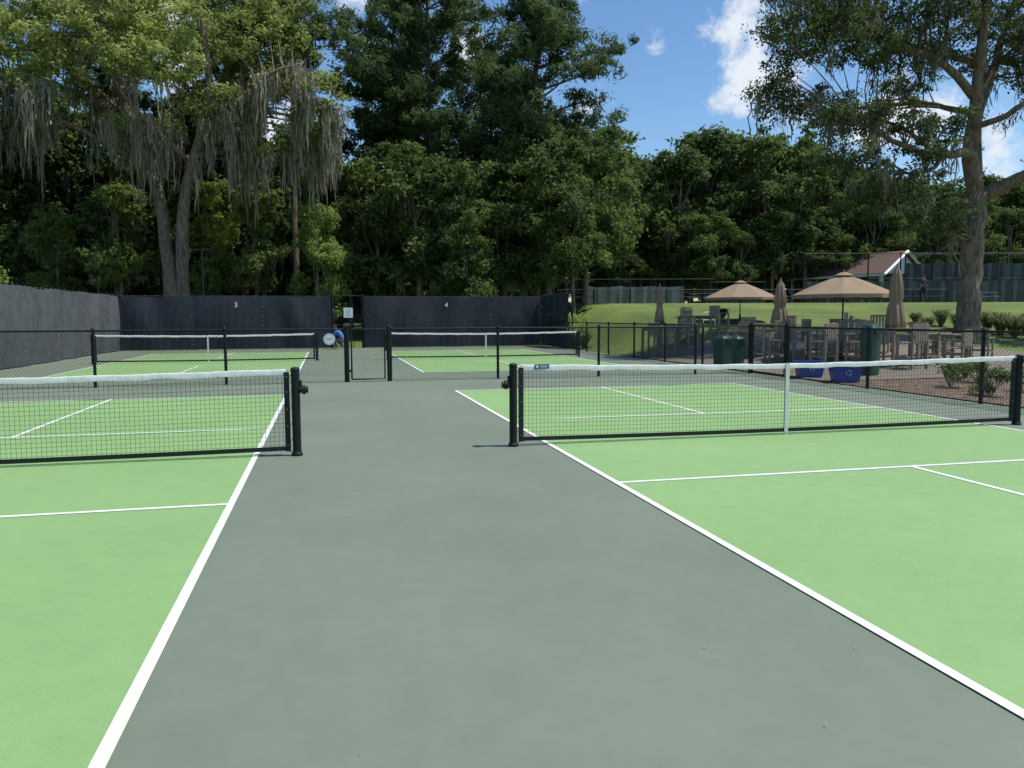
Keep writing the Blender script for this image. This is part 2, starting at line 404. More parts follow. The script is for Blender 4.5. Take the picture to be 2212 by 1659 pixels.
e=empty('notice_board_sign',(1.0,37.55,1.66)); f=MB(); f.box((0,0,0),(.42,.012,.46)); f.build('panel',[M_white],e)
f=MB()
for i,z in enumerate((.14,.07,0,-.07,-.13)): f.box((0,-.0085,z),(.26-.04*(i%2),.003,.018))
f.build('faint_text_lines',[mat('sign_text_grey',(.35,.37,.4),.6)],e)
def text(name,body,size,loc,mt):
    c=bpy.data.curves.new(name,'FONT'); c.body=body; c.size=size; c.extrude=.002; c.align_x='CENTER'; c.offset=.004
    o=bpy.data.objects.new(name,c); bpy.context.collection.objects.link(o); o.location=loc; o.rotation_euler=(math.pi/2,0,0); c.materials.append(mt)
text('court_number_sign','3',.30,(-3.95,37.22,1.92),M_white)
text('court_number_sign','4',.30,(5.6,37.22,1.92),M_white)
# ------------------------------------------------------------ trees
def leaves(C,Rd,n_per,size,rng,asp=.55,tint0=None,up=.45,flat=1.,jit=.8):
    C=np.asarray(C,float); k=len(C); Rd=np.asarray(Rd,float)
    n=k*n_per; ci=np.repeat(np.arange(k),n_per)
    d=rng.normal(size=(n,3)); d/=np.linalg.norm(d,axis=1)[:,None]
    rad=rng.random(n)**.45*(1+.25*rng.normal(size=n))
    P=C[ci]+d*(Rd[ci]*rad)[:,None]*np.array([1,1,flat])
    N=d*.8+np.array([0,0,up])+rng.normal(size=(n,3))*jit; N/=np.linalg.norm(N,axis=1)[:,None]
    t=rng.normal(size=(n,3)); T=np.cross(N,t); T/=np.linalg.norm(T,axis=1)[:,None]; B=np.cross(N,T)
    s=size*rng.uniform(.6,1.35,n)[:,None]
    V=np.stack([P-T*s*.5,P+B*s*asp*.5+N*s*.08,P+T*s*.5,P-B*s*asp*.5+N*s*.08],1).reshape(-1,3)
    F=np.arange(n*4).reshape(-1,4)
    if tint0 is None: tint0=rng.random(k)
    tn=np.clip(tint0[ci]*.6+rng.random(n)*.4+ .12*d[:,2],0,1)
    return V,F,tn
def moss(P,Lm,rng,per=7,w=.05,spread=.3):
    """tapering clumps of hanging strands"""
    P=np.asarray(P,float); k=len(P); n=k*per; ci=np.repeat(np.arange(k),per)
    off=rng.normal(size=(n,2)); rr_=np.linalg.norm(off,axis=1)
    X=P[ci]+np.concatenate([off*spread,rng.normal(size=(n,1))*.15],1)
    L=np.asarray(Lm)[ci]*np.exp(-(rr_/1.3)**2)*rng.uniform(.6,1.1,n)+.15
    yaw=rng.uniform(0,math.pi,n); D=np.stack([np.cos(yaw),np.sin(yaw),0*yaw],1)
    segs=6; Vs=[]
    W=w*rng.uniform(.5,1.3,n)
    jit=np.zeros((n,3))
    prof=[.4,1.1,.55,1.,.5,.8,.05]
    for s in range(segs+1):
        c=X+jit; c=c-np.array([0,0,1.])*(L*s/segs)[:,None]
        ww=(W*prof[s]*rng.uniform(.6,1.4,n))[:,None]
        Vs+=[c-D*ww,c+D*ww]
        jit=jit*.85+rng.normal(size=(n,3))*np.array([.055,.055,0])
    V=np.stack(Vs,1); m_=2*(segs+1)
    base=np.arange(n)[:,None]*m_
    F=np.concatenate([base+np.array([[2*s,2*s+1,2*s+3,2*s+2]]) for s in range(segs)],0)
    tn=np.tile(rng.random(n),segs)
    return V.reshape(-1,3),F,tn
def curve(pts,n=10):
    P=np.array(pts,float)
    if len(P)<3:
        t=np.linspace(0,1,n)[:,None]; return P[0]*(1-t)+P[-1]*t
    d=np.r_[0,np.cumsum(np.linalg.norm(np.diff(P,axis=0),axis=1))]; tt=np.linspace(0,d[-1],n)
    Q=np.stack([np.interp(tt,d,P[:,i]) for i in range(3)],1)
    for _ in range(2): Q[1:-1]=(Q[:-2]+2*Q[1:-1]+Q[2:])/4
    return Q
def blob_clumps(blobs,rng,dens,rr=(.5,1.1)):
    C=[];Rr=[];Tn=[]
    for (cx,cy,cz,rx,ry,rz,t) in blobs:
        k=max(3,int(dens*(rx*ry*rz)**(2/3)))
        d=rng.normal(size=(k,3)); d/=np.linalg.norm(d,axis=1)[:,None]
        q=d*(rng.random(k)**.35)[:,None]*np.array([rx,ry,rz])
        C.append(q+np.array([cx,cy,cz])); Rr.append(rng.uniform(rr[0],rr[1],k)); Tn.append(np.clip(t+rng.normal(size=k)*.22,0,1))
    return np.concatenate(C),np.concatenate(Rr),np.concatenate(Tn)
def tree(name,base,rz,limbs,blobs,M_leaf,bark,seed,dens=1.6,rr=(.5,1.),n_per=60,size=.16,flat=.7,moss_n=0,moss_len=(.6,2.),M_moss=None,twigs=.6,up=.45,asp=.55,moss_per=7,moss_w=.05,moss_spread=.3,mossz=None):
    rng=np.random.default_rng(seed); e=empty(name,base,rz); mb=MB(); SK=[];SR=[]
    for pts,r0,r1 in limbs:
        Q=curve(pts,14); Q[1:-1]+=rng.normal(size=(12,3))*min(.045,r0*.2)
        rad=np.linspace(r0,r1,14)*rng.uniform(.95,1.05,14)
        if pts[0][2]<.3: rad[0]*=1.5; rad[1]*=1.12
        mb.tube(Q,list(rad),12 if r0>.2 else 7); SK.append(Q[3:]);SR.append(rad[3:])
    SK=np.concatenate(SK);SR=np.concatenate(SR)
    C,Rd,Tn=blob_clumps(blobs,rng,dens,rr)
    idx=rng.permutation(len(C))[:int(len(C)*twigs)]
    for i in idx:
        c=C[i]; dd=np.linalg.norm((SK-c)*np.array([1,1,.8]),axis=1)+ (SK[:,2]>c[2]+.5)*2
        j=np.argmin(dd); a=SK[j]; L=np.linalg.norm(c-a)
        mid=(a+c)/2+rng.normal(size=3)*L*.09+np.array([0,0,L*.08])
        r0=min(SR[j]*.6,.02+.014*L)
        mb.tube(curve([a,mid,c],6),list(np.linspace(r0,.012,6)),5,caps=False)
    mb.build('trunk_and_branches',[bark],e,smooth=True)
    V,F,tn=leaves(C,Rd,n_per,size,rng,asp,Tn,up,flat)
    npmesh('foliage',V,F,[M_leaf],tn,e)
    if moss_n:
        ok=np.arange(len(C)) if mossz is None else np.where(C[:,2]<mossz)[0]
        sel=rng.choice(ok,moss_n); P=C[sel]-np.array([0,0,1])*(Rd[sel]*.3)[:,None]
        extra=SK[rng.choice(len(SK),max(1,moss_n//4))]; extra=extra[extra[:,2]>5]; P=np.concatenate([P,extra])
        V,F,tn=moss(P,rng.uniform(*moss_len,size=len(P)),rng,moss_per,moss_w,moss_spread)
        npmesh('hanging_moss',V,F,[M_moss],tn,e)
    return e
M_oakL=foliage('live_oak_leaves',(.13,.17,.05),(.46,.52,.16),.5)
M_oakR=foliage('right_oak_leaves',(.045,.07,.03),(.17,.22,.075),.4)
M_dk=foliage('woodland_leaves',(.045,.078,.028),(.185,.255,.07),.48)
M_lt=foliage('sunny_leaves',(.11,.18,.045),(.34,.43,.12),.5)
M_pine=foliage('pine_needles',(.045,.082,.036),(.16,.225,.08),.35)
M_moss=foliage('spanish_moss',(.26,.245,.17),(.48,.45,.33),.45,.9)
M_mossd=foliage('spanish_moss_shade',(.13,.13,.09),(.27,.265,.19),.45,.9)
s=.0261
def L(x,y,d=0): return ((x-385)*s,d,1.46+(685-y)*s)
bx,by=site(-18.8,44)
limbs=[([(.1,0,-.1),L(372,600),L(365,500,.3),L(345,400,.5),L(318,330,.6),L(285,260,1),L(250,150,1.5),L(230,60,1.5)],.48,.12),
([(.35,.1,-.1),L(395,590,.1),L(405,490,-.2),L(432,360,-.6),L(470,310,-.8),L(488,230,-1),L(490,130,-1.3),L(470,20,-1.5)],.42,.12),
([L(345,400,.5),L(290,330,-.8),L(210,300,-1.6),L(120,250,-2.5),L(20,230,-3)],.22,.06),
([L(318,330,.6),L(340,250,2),L(380,160,3),L(400,60,3)],.2,.06),
([L(285,260,1),L(200,190,2.4),L(110,130,3)],.17,.05),
([L(470,310,-.8),L(540,280,-1.5),L(610,200,-2),L(690,180,-2)],.18,.05),
([L(488,230,-1),L(560,150,1.5),L(640,80,2)],.16,.05),
([L(432,360,-.6),L(380,300,-2.2),L(330,230,-3),L(300,120,-3)],.16,.05)]
bl=[]
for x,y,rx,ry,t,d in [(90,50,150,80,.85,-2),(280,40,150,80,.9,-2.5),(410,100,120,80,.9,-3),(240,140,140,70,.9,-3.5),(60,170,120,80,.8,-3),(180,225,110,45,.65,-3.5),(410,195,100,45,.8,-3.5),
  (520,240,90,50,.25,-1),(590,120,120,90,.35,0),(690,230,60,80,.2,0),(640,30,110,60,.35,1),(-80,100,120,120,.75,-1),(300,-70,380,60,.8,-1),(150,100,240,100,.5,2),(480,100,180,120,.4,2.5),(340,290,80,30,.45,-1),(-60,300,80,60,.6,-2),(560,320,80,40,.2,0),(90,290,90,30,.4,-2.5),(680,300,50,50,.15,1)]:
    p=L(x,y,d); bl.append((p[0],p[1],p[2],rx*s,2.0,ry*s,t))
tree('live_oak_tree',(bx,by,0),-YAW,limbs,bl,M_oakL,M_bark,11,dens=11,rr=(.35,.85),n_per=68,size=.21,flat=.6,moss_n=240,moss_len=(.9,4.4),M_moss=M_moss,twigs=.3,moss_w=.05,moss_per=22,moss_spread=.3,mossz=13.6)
s2=.0172
def Q(x,y,d=0): return ((x-2095)*s2,d,1.464+(682-y)*s2-.6)
bx,by=site(16.9,29)
limbs=[([(0,0,-.2),Q(2095,640),Q(2098,520),Q(2104,425)],.42,.34),
([Q(2104,440),Q(2085,370),Q(2072,310,-.2),Q(2070,240,-.4),Q(2088,175,-.6),Q(2062,100,-.8),Q(2085,0,-1),Q(2070,-90,-1)],.29,.08),
([Q(2104,450),Q(2110,340,.4),Q(2116,250,.8),Q(2150,180,1),Q(2180,90,1.3),Q(2212,20,1.5),Q(2240,-60,1.5)],.25,.07),
([Q(2104,440),Q(2150,400,-.5),Q(2212,385,-1.2),Q(2290,345,-2),Q(2400,270,-2.5)],.26,.08),
([Q(2090,345,0),Q(2040,352,-.8),Q(1965,362,-1.6),Q(1900,366,-2.2),Q(1830,338,-2.6),Q(1770,320,-2.8)],.19,.05),
([Q(1985,360,-1.4),Q(1940,400,-2),Q(1900,410,-2.2),Q(1850,390,-2.3)],.1,.03),
([Q(2070,230,-.4),Q(2010,190,-1),Q(1920,160,-1.4),Q(1800,130,-1.8),Q(1660,140,-2)],.16,.04),
([Q(2072,290,-.3),Q(2110,290,-1),Q(2160,235,-1.6),Q(2225,190,-2)],.13,.05),
([Q(2088,175,-.6),Q(2010,110,1),Q(1900,60,2),Q(1780,40,3)],.14,.04),
([Q(2062,100,-.8),Q(1990,30,-2),Q(1900,-30,-3)],.12,.04),
([Q(2116,250,.8),Q(2060,200,2.5),Q(1980,190,3.5),Q(1880,200,4)],.12,.04)]
bl=[]
for x,y,rx,ry,t,d in [(1700,70,120,60,.5,-2),(1650,150,80,50,.4,-2),(1790,150,120,55,.4,-2),(1830,30,130,70,.5,1),(1900,120,120,65,.4,-1),(1960,40,110,90,.5,-2),(2060,90,90,90,.4,1),(2150,40,100,80,.5,-1),(2200,120,70,60,.4,1),(1760,10,120,50,.5,-1),
   (1720,240,100,32,.4,0),(1860,235,100,40,.3,2),(1850,305,80,28,.35,-2.5),(1760,310,60,28,.4,-2.5),(1890,425,80,30,.3,-2.3),(1780,380,70,28,.3,-2.5),(1820,460,60,30,.25,-2),(1990,300,40,30,.3,-1),(2190,230,50,40,.3,-2),(2290,120,120,140,.4,0),(1950,-90,300,60,.5,0),(1640,220,50,30,.4,-1),(2000,180,70,40,.35,3),(2330,330,90,70,.4,-2),(1990,480,50,45,.3,-1),(1930,360,60,25,.3,-1.8)]:
    p=Q(x,y,d); bl.append((p[0],p[1],p[2],rx*s2,1.7,ry*s2,t))
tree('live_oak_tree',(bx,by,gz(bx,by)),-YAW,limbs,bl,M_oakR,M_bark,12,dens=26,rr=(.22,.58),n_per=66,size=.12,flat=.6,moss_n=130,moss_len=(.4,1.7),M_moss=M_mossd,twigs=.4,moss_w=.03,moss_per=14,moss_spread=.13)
def pine(name,a,b,H,r,seed,spread,z0,lean=0,extra=[],top=.9,full=1.):
    rng=np.random.default_rng(seed); x,y=site(a,b); limbs=[([(0,0,-.2),(lean*.3,0,H*.3),(lean*.6,.2,H*.6),(lean,0,H)],r,.08)]; bl=[]
    z=z0
    while z<H+.5:
        f=(z-z0)/(H-z0); R_=spread*(.55+.6*math.sin(math.pi*min(1,f*.75+.18)))*(1-.4*f**3)
        for q in range(rng.integers(3,6)):
            t=rng.uniform(0,2*math.pi); rr_=R_*rng.uniform(.4,1.05); cx=lean*z/H
            ex=(cx+rr_*math.cos(t),rr_*math.sin(t),z+rr_*.22)
            limbs.append(([(cx,0,z-.3),(cx+rr_*.5*math.cos(t),rr_*.5*math.sin(t),z+rr_*.02),ex],.09*(1-f*.5),.03))
            bl.append((ex[0],ex[1],ex[2],rr_*.36+.55,rr_*.36+.55,.6,.5))
            if rr_>1.9: bl.append((cx+rr_*.5*math.cos(t),rr_*.5*math.sin(t),z+rr_*.18,1.1,1.1,.5,.3))
        z+=rng.uniform(.75,1.25)/full
    bl.append((lean,0,H+.3,.9,.9,.9,.6))
    for (ex,ey,ez) in extra:
        limbs.append(([(lean*.6,0,ez-1.2),(ex*.55,ey*.5,ez-.4),(ex,ey,ez)],.1,.03)); bl.append((ex,ey,ez+.1,1.2,1.,.5,.5)); bl.append((ex*.72,ey,ez-.1,1.3,1.,.55,.4))
    return tree(name,(x,y,gz(x,y)),-YAW,limbs,bl,M_pine,M_bark2,seed,dens=7.2,rr=(.33,.68),n_per=60,size=.42,asp=.2,flat=.75,twigs=.4,up=.3)
pine('pine_tree',-5.6,54,24.5,.33,21,4.4,11,full=1.1)
pine('pine_tree',1.6,51,21.8,.30,22,3.6,9,extra=[(5.4,0,17.4),(4.4,-.6,15.9),(3.6,0,14.2),(4.2,.5,11.5)],full=1.1)
pine('pine_tree',-8.8,60,24,.28,23,3.2,13)
pine('pine_tree',-1.6,64,21,.28,28,2.6,12)
pine('pine_tree',-13.1,48,24,.2,24,3.0,15,full=.85)
pine('pine_tree',-17.9,53,25,.25,25,3.2,16,full=.85)
pine('pine_tree',-25,50,24,.25,27,3.2,14,full=.85)
def hardwood_meshes(seed,H=14.,Rw=4.2,low=.12,n_per=52,size=.33,mossn=90):
    rng=np.random.default_rng(seed); bl=[]
    for i in range(17):
        f=rng.uniform(low,1.); t=rng.uniform(0,2*math.pi); prof=math.sin(math.pi*min(1,.18+f*.74))**.7
        rr_=Rw*prof*rng.uniform(.25,.8)
        bl.append((rr_*math.cos(t),rr_*math.sin(t),H*f*.93,rng.uniform(1.3,2.2),rng.uniform(1.3,2.2),rng.uniform(.8,1.5),rng.uniform(.05,1.)))
    C,Rd,Tn=blob_clumps(bl,rng,6.,(.45,.95))
    V,F,tn=leaves(C,Rd,n_per,size,rng,.6,Tn,.5,.65)
    me=npmesh('woodland_crown',V,F,[M_dk],tn,link=False)
    mb=MB(); Q_=curve([(0,0,-.3),(rng.uniform(-.4,.4),0,H*.35),(rng.uniform(-1,1),rng.uniform(-.6,.6),H*.85)],10)
    mb.tube(Q_,list(np.linspace(.28,.06,10)),8)
    for i in range(9):
        c=C[rng.integers(len(C))]; j=rng.integers(3,9); mb.tube(curve([Q_[j],(Q_[j]+c)/2+np.array([0,0,.4]),c],6),list(np.linspace(.09,.02,6)),5,caps=False)
    o=mb.build('tmp',[M_bark],None,True); tm=o.data; bpy.data.objects.remove(o)
    sel=C[C[:,2]<H*.75]; sel=sel[rng.choice(len(sel),mossn//2)]
    V,F,tn=moss(sel,rng.uniform(.6,2.4,len(sel)),rng,12,.05,.18); mm=npmesh('woodland_moss',V,F,[M_mossd],tn,link=False)
    return me,tm,mm
HW=[hardwood_meshes(100+i,low=(.08,.12,.30,.34)[i]) for i in range(4)]
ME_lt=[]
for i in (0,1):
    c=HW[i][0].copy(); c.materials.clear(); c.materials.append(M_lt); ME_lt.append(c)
def place(parent,a,b,H,wide=1.,v=None,light=False,mossy=True,sink=0):
    x,y=site(a,b); v=int(R.integers(4)) if v is None else v; sc=H/14.
    rot=R.uniform(0,6.28)
    for k,me in enumerate(HW[v]):
        if k==2 and not mossy: continue
        if k==0 and light: me=ME_lt[v%2]
        o=bpy.data.objects.new(('crown','trunk','hanging_moss')[k],me); bpy.context.collection.objects.link(o)
        o.parent=parent; o.location=(x,y,gz(x,y)-sink); o.rotation_euler[2]=rot; o.scale=(sc*wide,sc*wide,sc)
def htree(name,a,b,H,wide=1.,light=False,v=None,sink=0):
    e=empty(name); place(e,a,b,H,wide,v,light,True,sink)
k5=1/1685
for i,(x,yt,b,w) in enumerate([(820,330,49,.9),(905,300,47,1.0),(1000,330,46,.9),(1090,300,48,1.),(1185,310,46,.95),(1262,345,49,.9),(1150,270,53,1.),(860,260,54,1.),(1010,430,44,.8),(1240,450,45,.8),(760,420,50,.8)]):
    htree('hardwood_tree',(x-1106)*b*k5,b,1.46+(685-yt)*b*k5,w*1.05,v=2+i%2)
htree('sweetgum_tree',(690-1106)*46*k5,46,8.2,.8,True,v=0); htree('sweetgum_tree',(560-1106)*50*k5,50,9,.9,True,v=1); htree('sweetgum_tree',(845-1106)*58*k5,58,10,.9,True,v=1)
htree('sweetgum_tree',(130-1106)*50*k5,50,8.,.9,True,v=0)
htree('sweetgum_tree',(270-1106)*49*k5,49,9.5,.8,True,v=1)
htree('sweetgum_tree',(480-1106)*52*k5,52,10.5,.8,True,v=0)
htree('oak_tree',-27.0,38.5,8.2,1.1,True,v=1)
fb=empty('forest_backdrop')
def gap(x): return abs(x-768)<42
for x in range(-500,860,62):
    if gap(x): continue
    b=R.uniform(54,62); place(fb,(x-1106)*b*k5,b,R.uniform(13,17.5),1.1)
for x in range(-700,1400,75):
    b=R.uniform(74,84); place(fb,(x-1106)*b*k5,b,R.uniform(15,18.5),1.2)
prof=[(1300,330),(1345,395),(1400,350),(1460,330),(1520,290),(1580,300),(1650,290),(1720,300),(1790,340),(1860,360),(1930,380),(2000,390),(2080,380),(2150,380),(2230,350),(2320,330),(2420,320),(2520,300),(2650,280)]
for x,yt in prof:
    b=R.uniform(68,74); place(fb,(x-1106)*b*k5,b,1.46+(683-yt)*b*k5-2.2,1.0)
    b=R.uniform(78,86); place(fb,(x+30-1106)*b*k5,b,(1.46+(683-yt)*b*k5-2.2)*.9,1.2)
    b=R.uniform(65,68); place(fb,(x+15-1106)*b*k5,b,R.uniform(6,9),1.1,v=int(R.integers(2)))
for x in range(-900,3000,90):
    b=R.uniform(92,105); place(fb,(x-1106)*b*k5,b,R.uniform(12,15),1.5,v=int(R.integers(2)))
for x in range(-900,3000,62):   # dense thicket closing the view at the horizon
    b=R.uniform(87,91); place(fb,(x-1106)*b*k5,b,R.uniform(5.,6.5),1.9,mossy=False,v=int(R.integers(2)),sink=.9)
for x,b in ((745,84),(775,80),(795,86)): place(fb,(x-1106)*b*k5,b,7.5,1.5,v=0)
for x in range(-500,1250,70):
    if gap(x): continue
    b=R.uniform(50,60); place(fb,(x-1106)*b*k5,b,R.uniform(3.5,6),1.2,mossy=False,v=int(R.integers(2)))
# ------------------------------------------------------------ patio area & planting
m,nt,b=newmat('leaf_litter_mulch'); tc=nt.nodes.new('ShaderNodeTexCoord')
vo=nt.nodes.new('ShaderNodeTexVoronoi'); vo.inputs['Scale'].default_value=18; nt.links.new(tc.outputs['Object'],vo.inputs['Vector'])
cr=nt.nodes.new('ShaderNodeValToRGB'); e_=cr.color_ramp.elements; e_[0].color=(.05,.03,.02,1); e_[1].color=(.26,.18,.11,1)
sp=nt.nodes.new('ShaderNodeSeparateColor'); nt.links.new(vo.outputs['Color'],sp.inputs[0]); nt.links.new(sp.outputs[0],cr.inputs[0]); nt.links.new(cr.outputs[0],b.inputs['Base Color'])
bp=nt.nodes.new('ShaderNodeBump'); bp.inputs['Distance'].default_value=.03; nt.links.new(vo.outputs['Distance'],bp.inputs['Height']); nt.links.new(bp.outputs[0],b.inputs['Normal'])
M_mulch=m
def drape(name,x0,x1,y0,y1,mt,dz,step=.5):
    X=np.arange(x0,x1+1e-6,step);Y=np.arange(y0,y1+1e-6,step); A,B=np.meshgrid(X,Y,indexing='ij')
    Z=ground_z(A,B)+dz; I=np.arange(A.size).reshape(A.shape)
    F=np.stack([I[:-1,:-1].ravel(),I[1:,:-1].ravel(),I[1:,1:].ravel(),I[:-1,1:].ravel()],1)
    return npmesh(name,np.stack([A.ravel(),B.ravel(),Z.ravel()],1),F,[mt])
drape('mulch_bed',10.6,14.6,2,15.0,M_mulch,.035)
M_gravel=mat('gravel',(.19,.165,.125),.9,var=.6,scale=30,bump=1,bscale=50)
drape('patio_pavement',10.6,21.1,15.0,27.5,M_gravel,.05)
def shrub(name,x,y,r,h,seed,M,n=900,size=.07):
    rng=np.random.default_rng(seed); bl=[(rng.uniform(-r,r)*.6,rng.uniform(-r,r)*.6,h*rng.uniform(.35,.75),r*.5,r*.5,h*.3,rng.uniform(.2,.8)) for _ in range(6)]
    C,Rd,Tn=blob_clumps(bl,rng,40/max(r,.3),(.08,.16)); V,F,tn=leaves(C,Rd,max(4,n//max(1,len(C))+8),size,rng,.5,Tn,.5,.8)
    e=empty(name,(x,y,gz(x,y))); npmesh('foliage',V,F,[M],tn,e)
    mb=MB()
    for i in range(7): t=rng.uniform(0,6.28); mb.tube([(0,0,0),(r*.5*math.cos(t),r*.5*math.sin(t),h*.7)],.01,4)
    mb.build('stems',[M_bark],e)
i=0
for x,y in [(11.4,6.2),(11.9,7.6),(11.5,9.0),(12.2,10.2),(11.6,11.6),(12.9,9.3),(13.0,12),(12.2,13.2),(13.6,14),(13.2,7),(14.2,11)]:
    shrub('azalea_shrub',x,y,.45,.5+.25*R.random(),300+i,M_dk,1000,.06); i+=1
def tuft(name,x,y,h,seed,M,n=260,w=.02):
    rng=np.random.default_rng(seed); t=rng.uniform(0,6.28,n); out=rng.uniform(.15,.8,n)*h; hh=h*rng.uniform(.6,1.1,n)
    D=np.stack([np.cos(t),np.sin(t),0*t],1); S=np.stack([-np.sin(t),np.cos(t),0*t],1); b0=D*.1*h*rng.random(n)[:,None]
    Vs=[]
    for f,ww,zf in ((0,1,0),(.35,.9,.6),(.75,.6,.95),(1.15,.1,.85)):
        c=b0+D*(out*f)[:,None]; c[:,2]=hh*zf; Vs+=[c-S*w*ww,c+S*w*ww]
    V=np.stack(Vs,1).reshape(-1,3); base=np.arange(n)[:,None]*8
    F=np.concatenate([base+np.array([[2*s_,2*s_+1,2*s_+3,2*s_+2]]) for s_ in range(3)],0)
    e=empty(name,(x,y,gz(x,y))); npmesh('blades',V,F,[M],np.tile(rng.random(n),3),e)
M_tuft=foliage('ornamental_grass_blades',(.06,.09,.035),(.24,.26,.12),.3)
for i,(px,b,h) in enumerate([(2000,31,.6),(2030,33,.7),(2065,32,.65),(2130,31,.8),(2160,30,.85),(2190,29,.8),(2215,30,.8),(1975,34,.5),(2240,28,.9),(1560,36,.5),(1480,37,.5)]):
    x,y=site((px-1106)*b*k5,b); tuft('ornamental_grass',x,y,h,400+i,M_tuft)
for i,(px,b,h) in enumerate([(1245,35.5,1.2),(1262,36,.8),(1236,37,1.6)]):
    x,y=site((px-1106)*b*k5,b); tuft('palmetto_plant',x,y,h,430+i,M_lt,200,.035)
def umbrella(px,b,ztop,zedge,rad):
    x,y=site((px-1106)*b*k5,b); g=gz(x,y)+.05; e=empty('patio_umbrella',(x,y,0),R.uniform(0,1)); f=MB()
    f.tube([(0,0,g),(0,0,ztop+.05)],.025,10); f.lathe([(.001,g),(.28,g),(.28,g+.06),(.06,g+.09),(.04,g+.3)],(0,0,0),16)
    for j in range(8):
        t=2*math.pi*j/8; f.tube([(0,0,ztop-.05),(rad*.97*math.cos(t),rad*.97*math.sin(t),zedge+.0)],.009,5)
        f.tube([(0,0,zedge-.1),(rad*.5*math.cos(t),rad*.5*math.sin(t),(ztop+zedge)/2-.02)],.008,5)
    f.build('pole_and_ribs',[M_dark],e)
    c=MB(); V=[];F=[]; nr=7; na=64
    for i in range(nr):
        q=i/(nr-1)
        for j in range(na):
            t=2*math.pi*j/na; k8=abs(math.sin(4*t)); r=rad*(.06+.94*q)*(1-.055*k8)
            z=ztop+(zedge-ztop)*q-.035*k8*q*(1-q)*4*.5+.03*math.sin(math.pi*q)
            V.append((r*math.cos(t),r*math.sin(t),z+.01))
    for j in range(na):
        t=2*math.pi*j/na; r=rad*(1-.055*abs(math.sin(4*t)))*1.005; V.append((r*math.cos(t),r*math.sin(t),zedge-.10-.01*math.sin(16*t)))
    for i in range(nr):
        for j in range(na): F.append((i*na+j,i*na+(j+1)%na,(i+1)*na+(j+1)%na,(i+1)*na+j))
    c.add(V,F)
    c.lathe([(.001,ztop+.1),(.1,ztop+.085),(.26,ztop+.005),(.27,ztop-.01)],(0,0,0),16)
    c.lathe([(.001,ztop+.17),(.02,ztop+.15),(.02,ztop+.09)],(0,0,0),8)
    c.build('canopy',[M_tan],e)
def closed_umbrella(px,b,ztop,zbot,w):
    x,y=site((px-1106)*b*k5,b); g=gz(x,y)+.05; e=empty('closed_patio_umbrella',(x,y,0)); f=MB()
    f.tube([(0,0,g),(0,0,ztop)],.022,10); f.lathe([(.001,g),(.26,g),(.26,g+.06),(.05,g+.09),(.04,g+.3)],(0,0,0),16); f.build('pole_and_base',[M_dark],e)
    H=ztop-zbot
    sq=lambda t,z: 1+.16*math.cos(8*t+z*3)+.05*math.cos(3*t)
    c=MB(); c.lathe([(.004,ztop+.12),(.02,ztop+.08),(.03,ztop),(w*.2,ztop-.1),(w*.3,ztop-H*.3),(w*.34,ztop-H*.48),(w*.27,ztop-H*.55),(w*.36,ztop-H*.62),(w*.47,ztop-H*.85),(w*.5,zbot),(w*.42,zbot+.02),(.02,zbot+.1)],(0,0,0),48,0,sq)
    c.build('folded_canopy',[M_tan],e,smooth=True)
umbrella(1818,23,2.62,2.05,1.42); umbrella(1597,35,2.92,2.24,1.62)
closed_umbrella(1424,30,2.6,1.16,.34); closed_umbrella(1683,25,2.55,1.08,.52); closed_umbrella(1932,21,2.72,1.08,.48)
def bar_table(x,y,rz=0,w=.9,h=1.05):
    e=empty('patio_table',(x,y,gz(x,y)+.05),rz); f=MB()
    n=7
    for i in range(n): f.box((-w/2+w*(i+.5)/n,0,h),(w/n-.012,w,.03))
    for sx in (-1,1):
        f.box((sx*(w/2-.05),0,h-.06),(.035,w-.1,.09))
        for sy in (-1,1): f.box((sx*(w/2-.06),sy*(w/2-.06),h/2-.01),(.07,.07,h-.03))
    f.box((0,0,.25),(w-.12,.05,.05)); f.build('slatted_table',[M_wood],e)
def chair(x,y,rz,high=True):
    sh=.66 if high else .42; bh=sh+.5
    e=empty('patio_chair',(x,y,gz(x,y)+.05),rz); f=MB(); w=.5
    for i in range(5): f.box((0,-.2+.1*i,sh),(w,.085,.025))
    for sx in (-1,1):
        f.box((sx*(w/2+.01),-.22,(sh+.2)/2),(.045,.06,sh+.2)); f.box((sx*(w/2+.01),.23,bh/2),(.045,.06,bh))
        f.box((sx*(w/2+.01),.0,sh+.22),(.075,.56,.025)); f.box((sx*(w/2+.011),0,.25),(.03,.40,.05))
    for i in range(5): f.box((-.18+.09*i,.24+.02,sh+.28),(.06,.02,.42))
    f.box((0,.235,sh+.06),(w-.03,.03,.06)); f.box((0,.235,bh-.02),(w-.03,.03,.06)); f.box((0,-.22,.28),(w,.04,.05))
    f.build('slatted_chair',[M_wood],e)
def group(px,b,nch=4,high=True,rz=0.,tb=True):
    x,y=site((px-1106)*b*k5,b)
    if tb: bar_table(x,y,rz,.95,1.0 if high else .72)
    for i in range(nch):
        t=rz+i*math.pi/2+R.uniform(-.15,.15); d=.85+R.uniform(0,.2)
        chair(x-d*math.sin(-t),y+d*math.cos(t),t,high)
group(1424,28,3,True,.3); group(1650,25,4,True,.2); group(1760,22.5,4,True,.5); group(1930,21,4,True,.1); group(2040,22.5,3,False,.4); group(1830,25,3,True,.7); group(1500,30,2,True,.3)
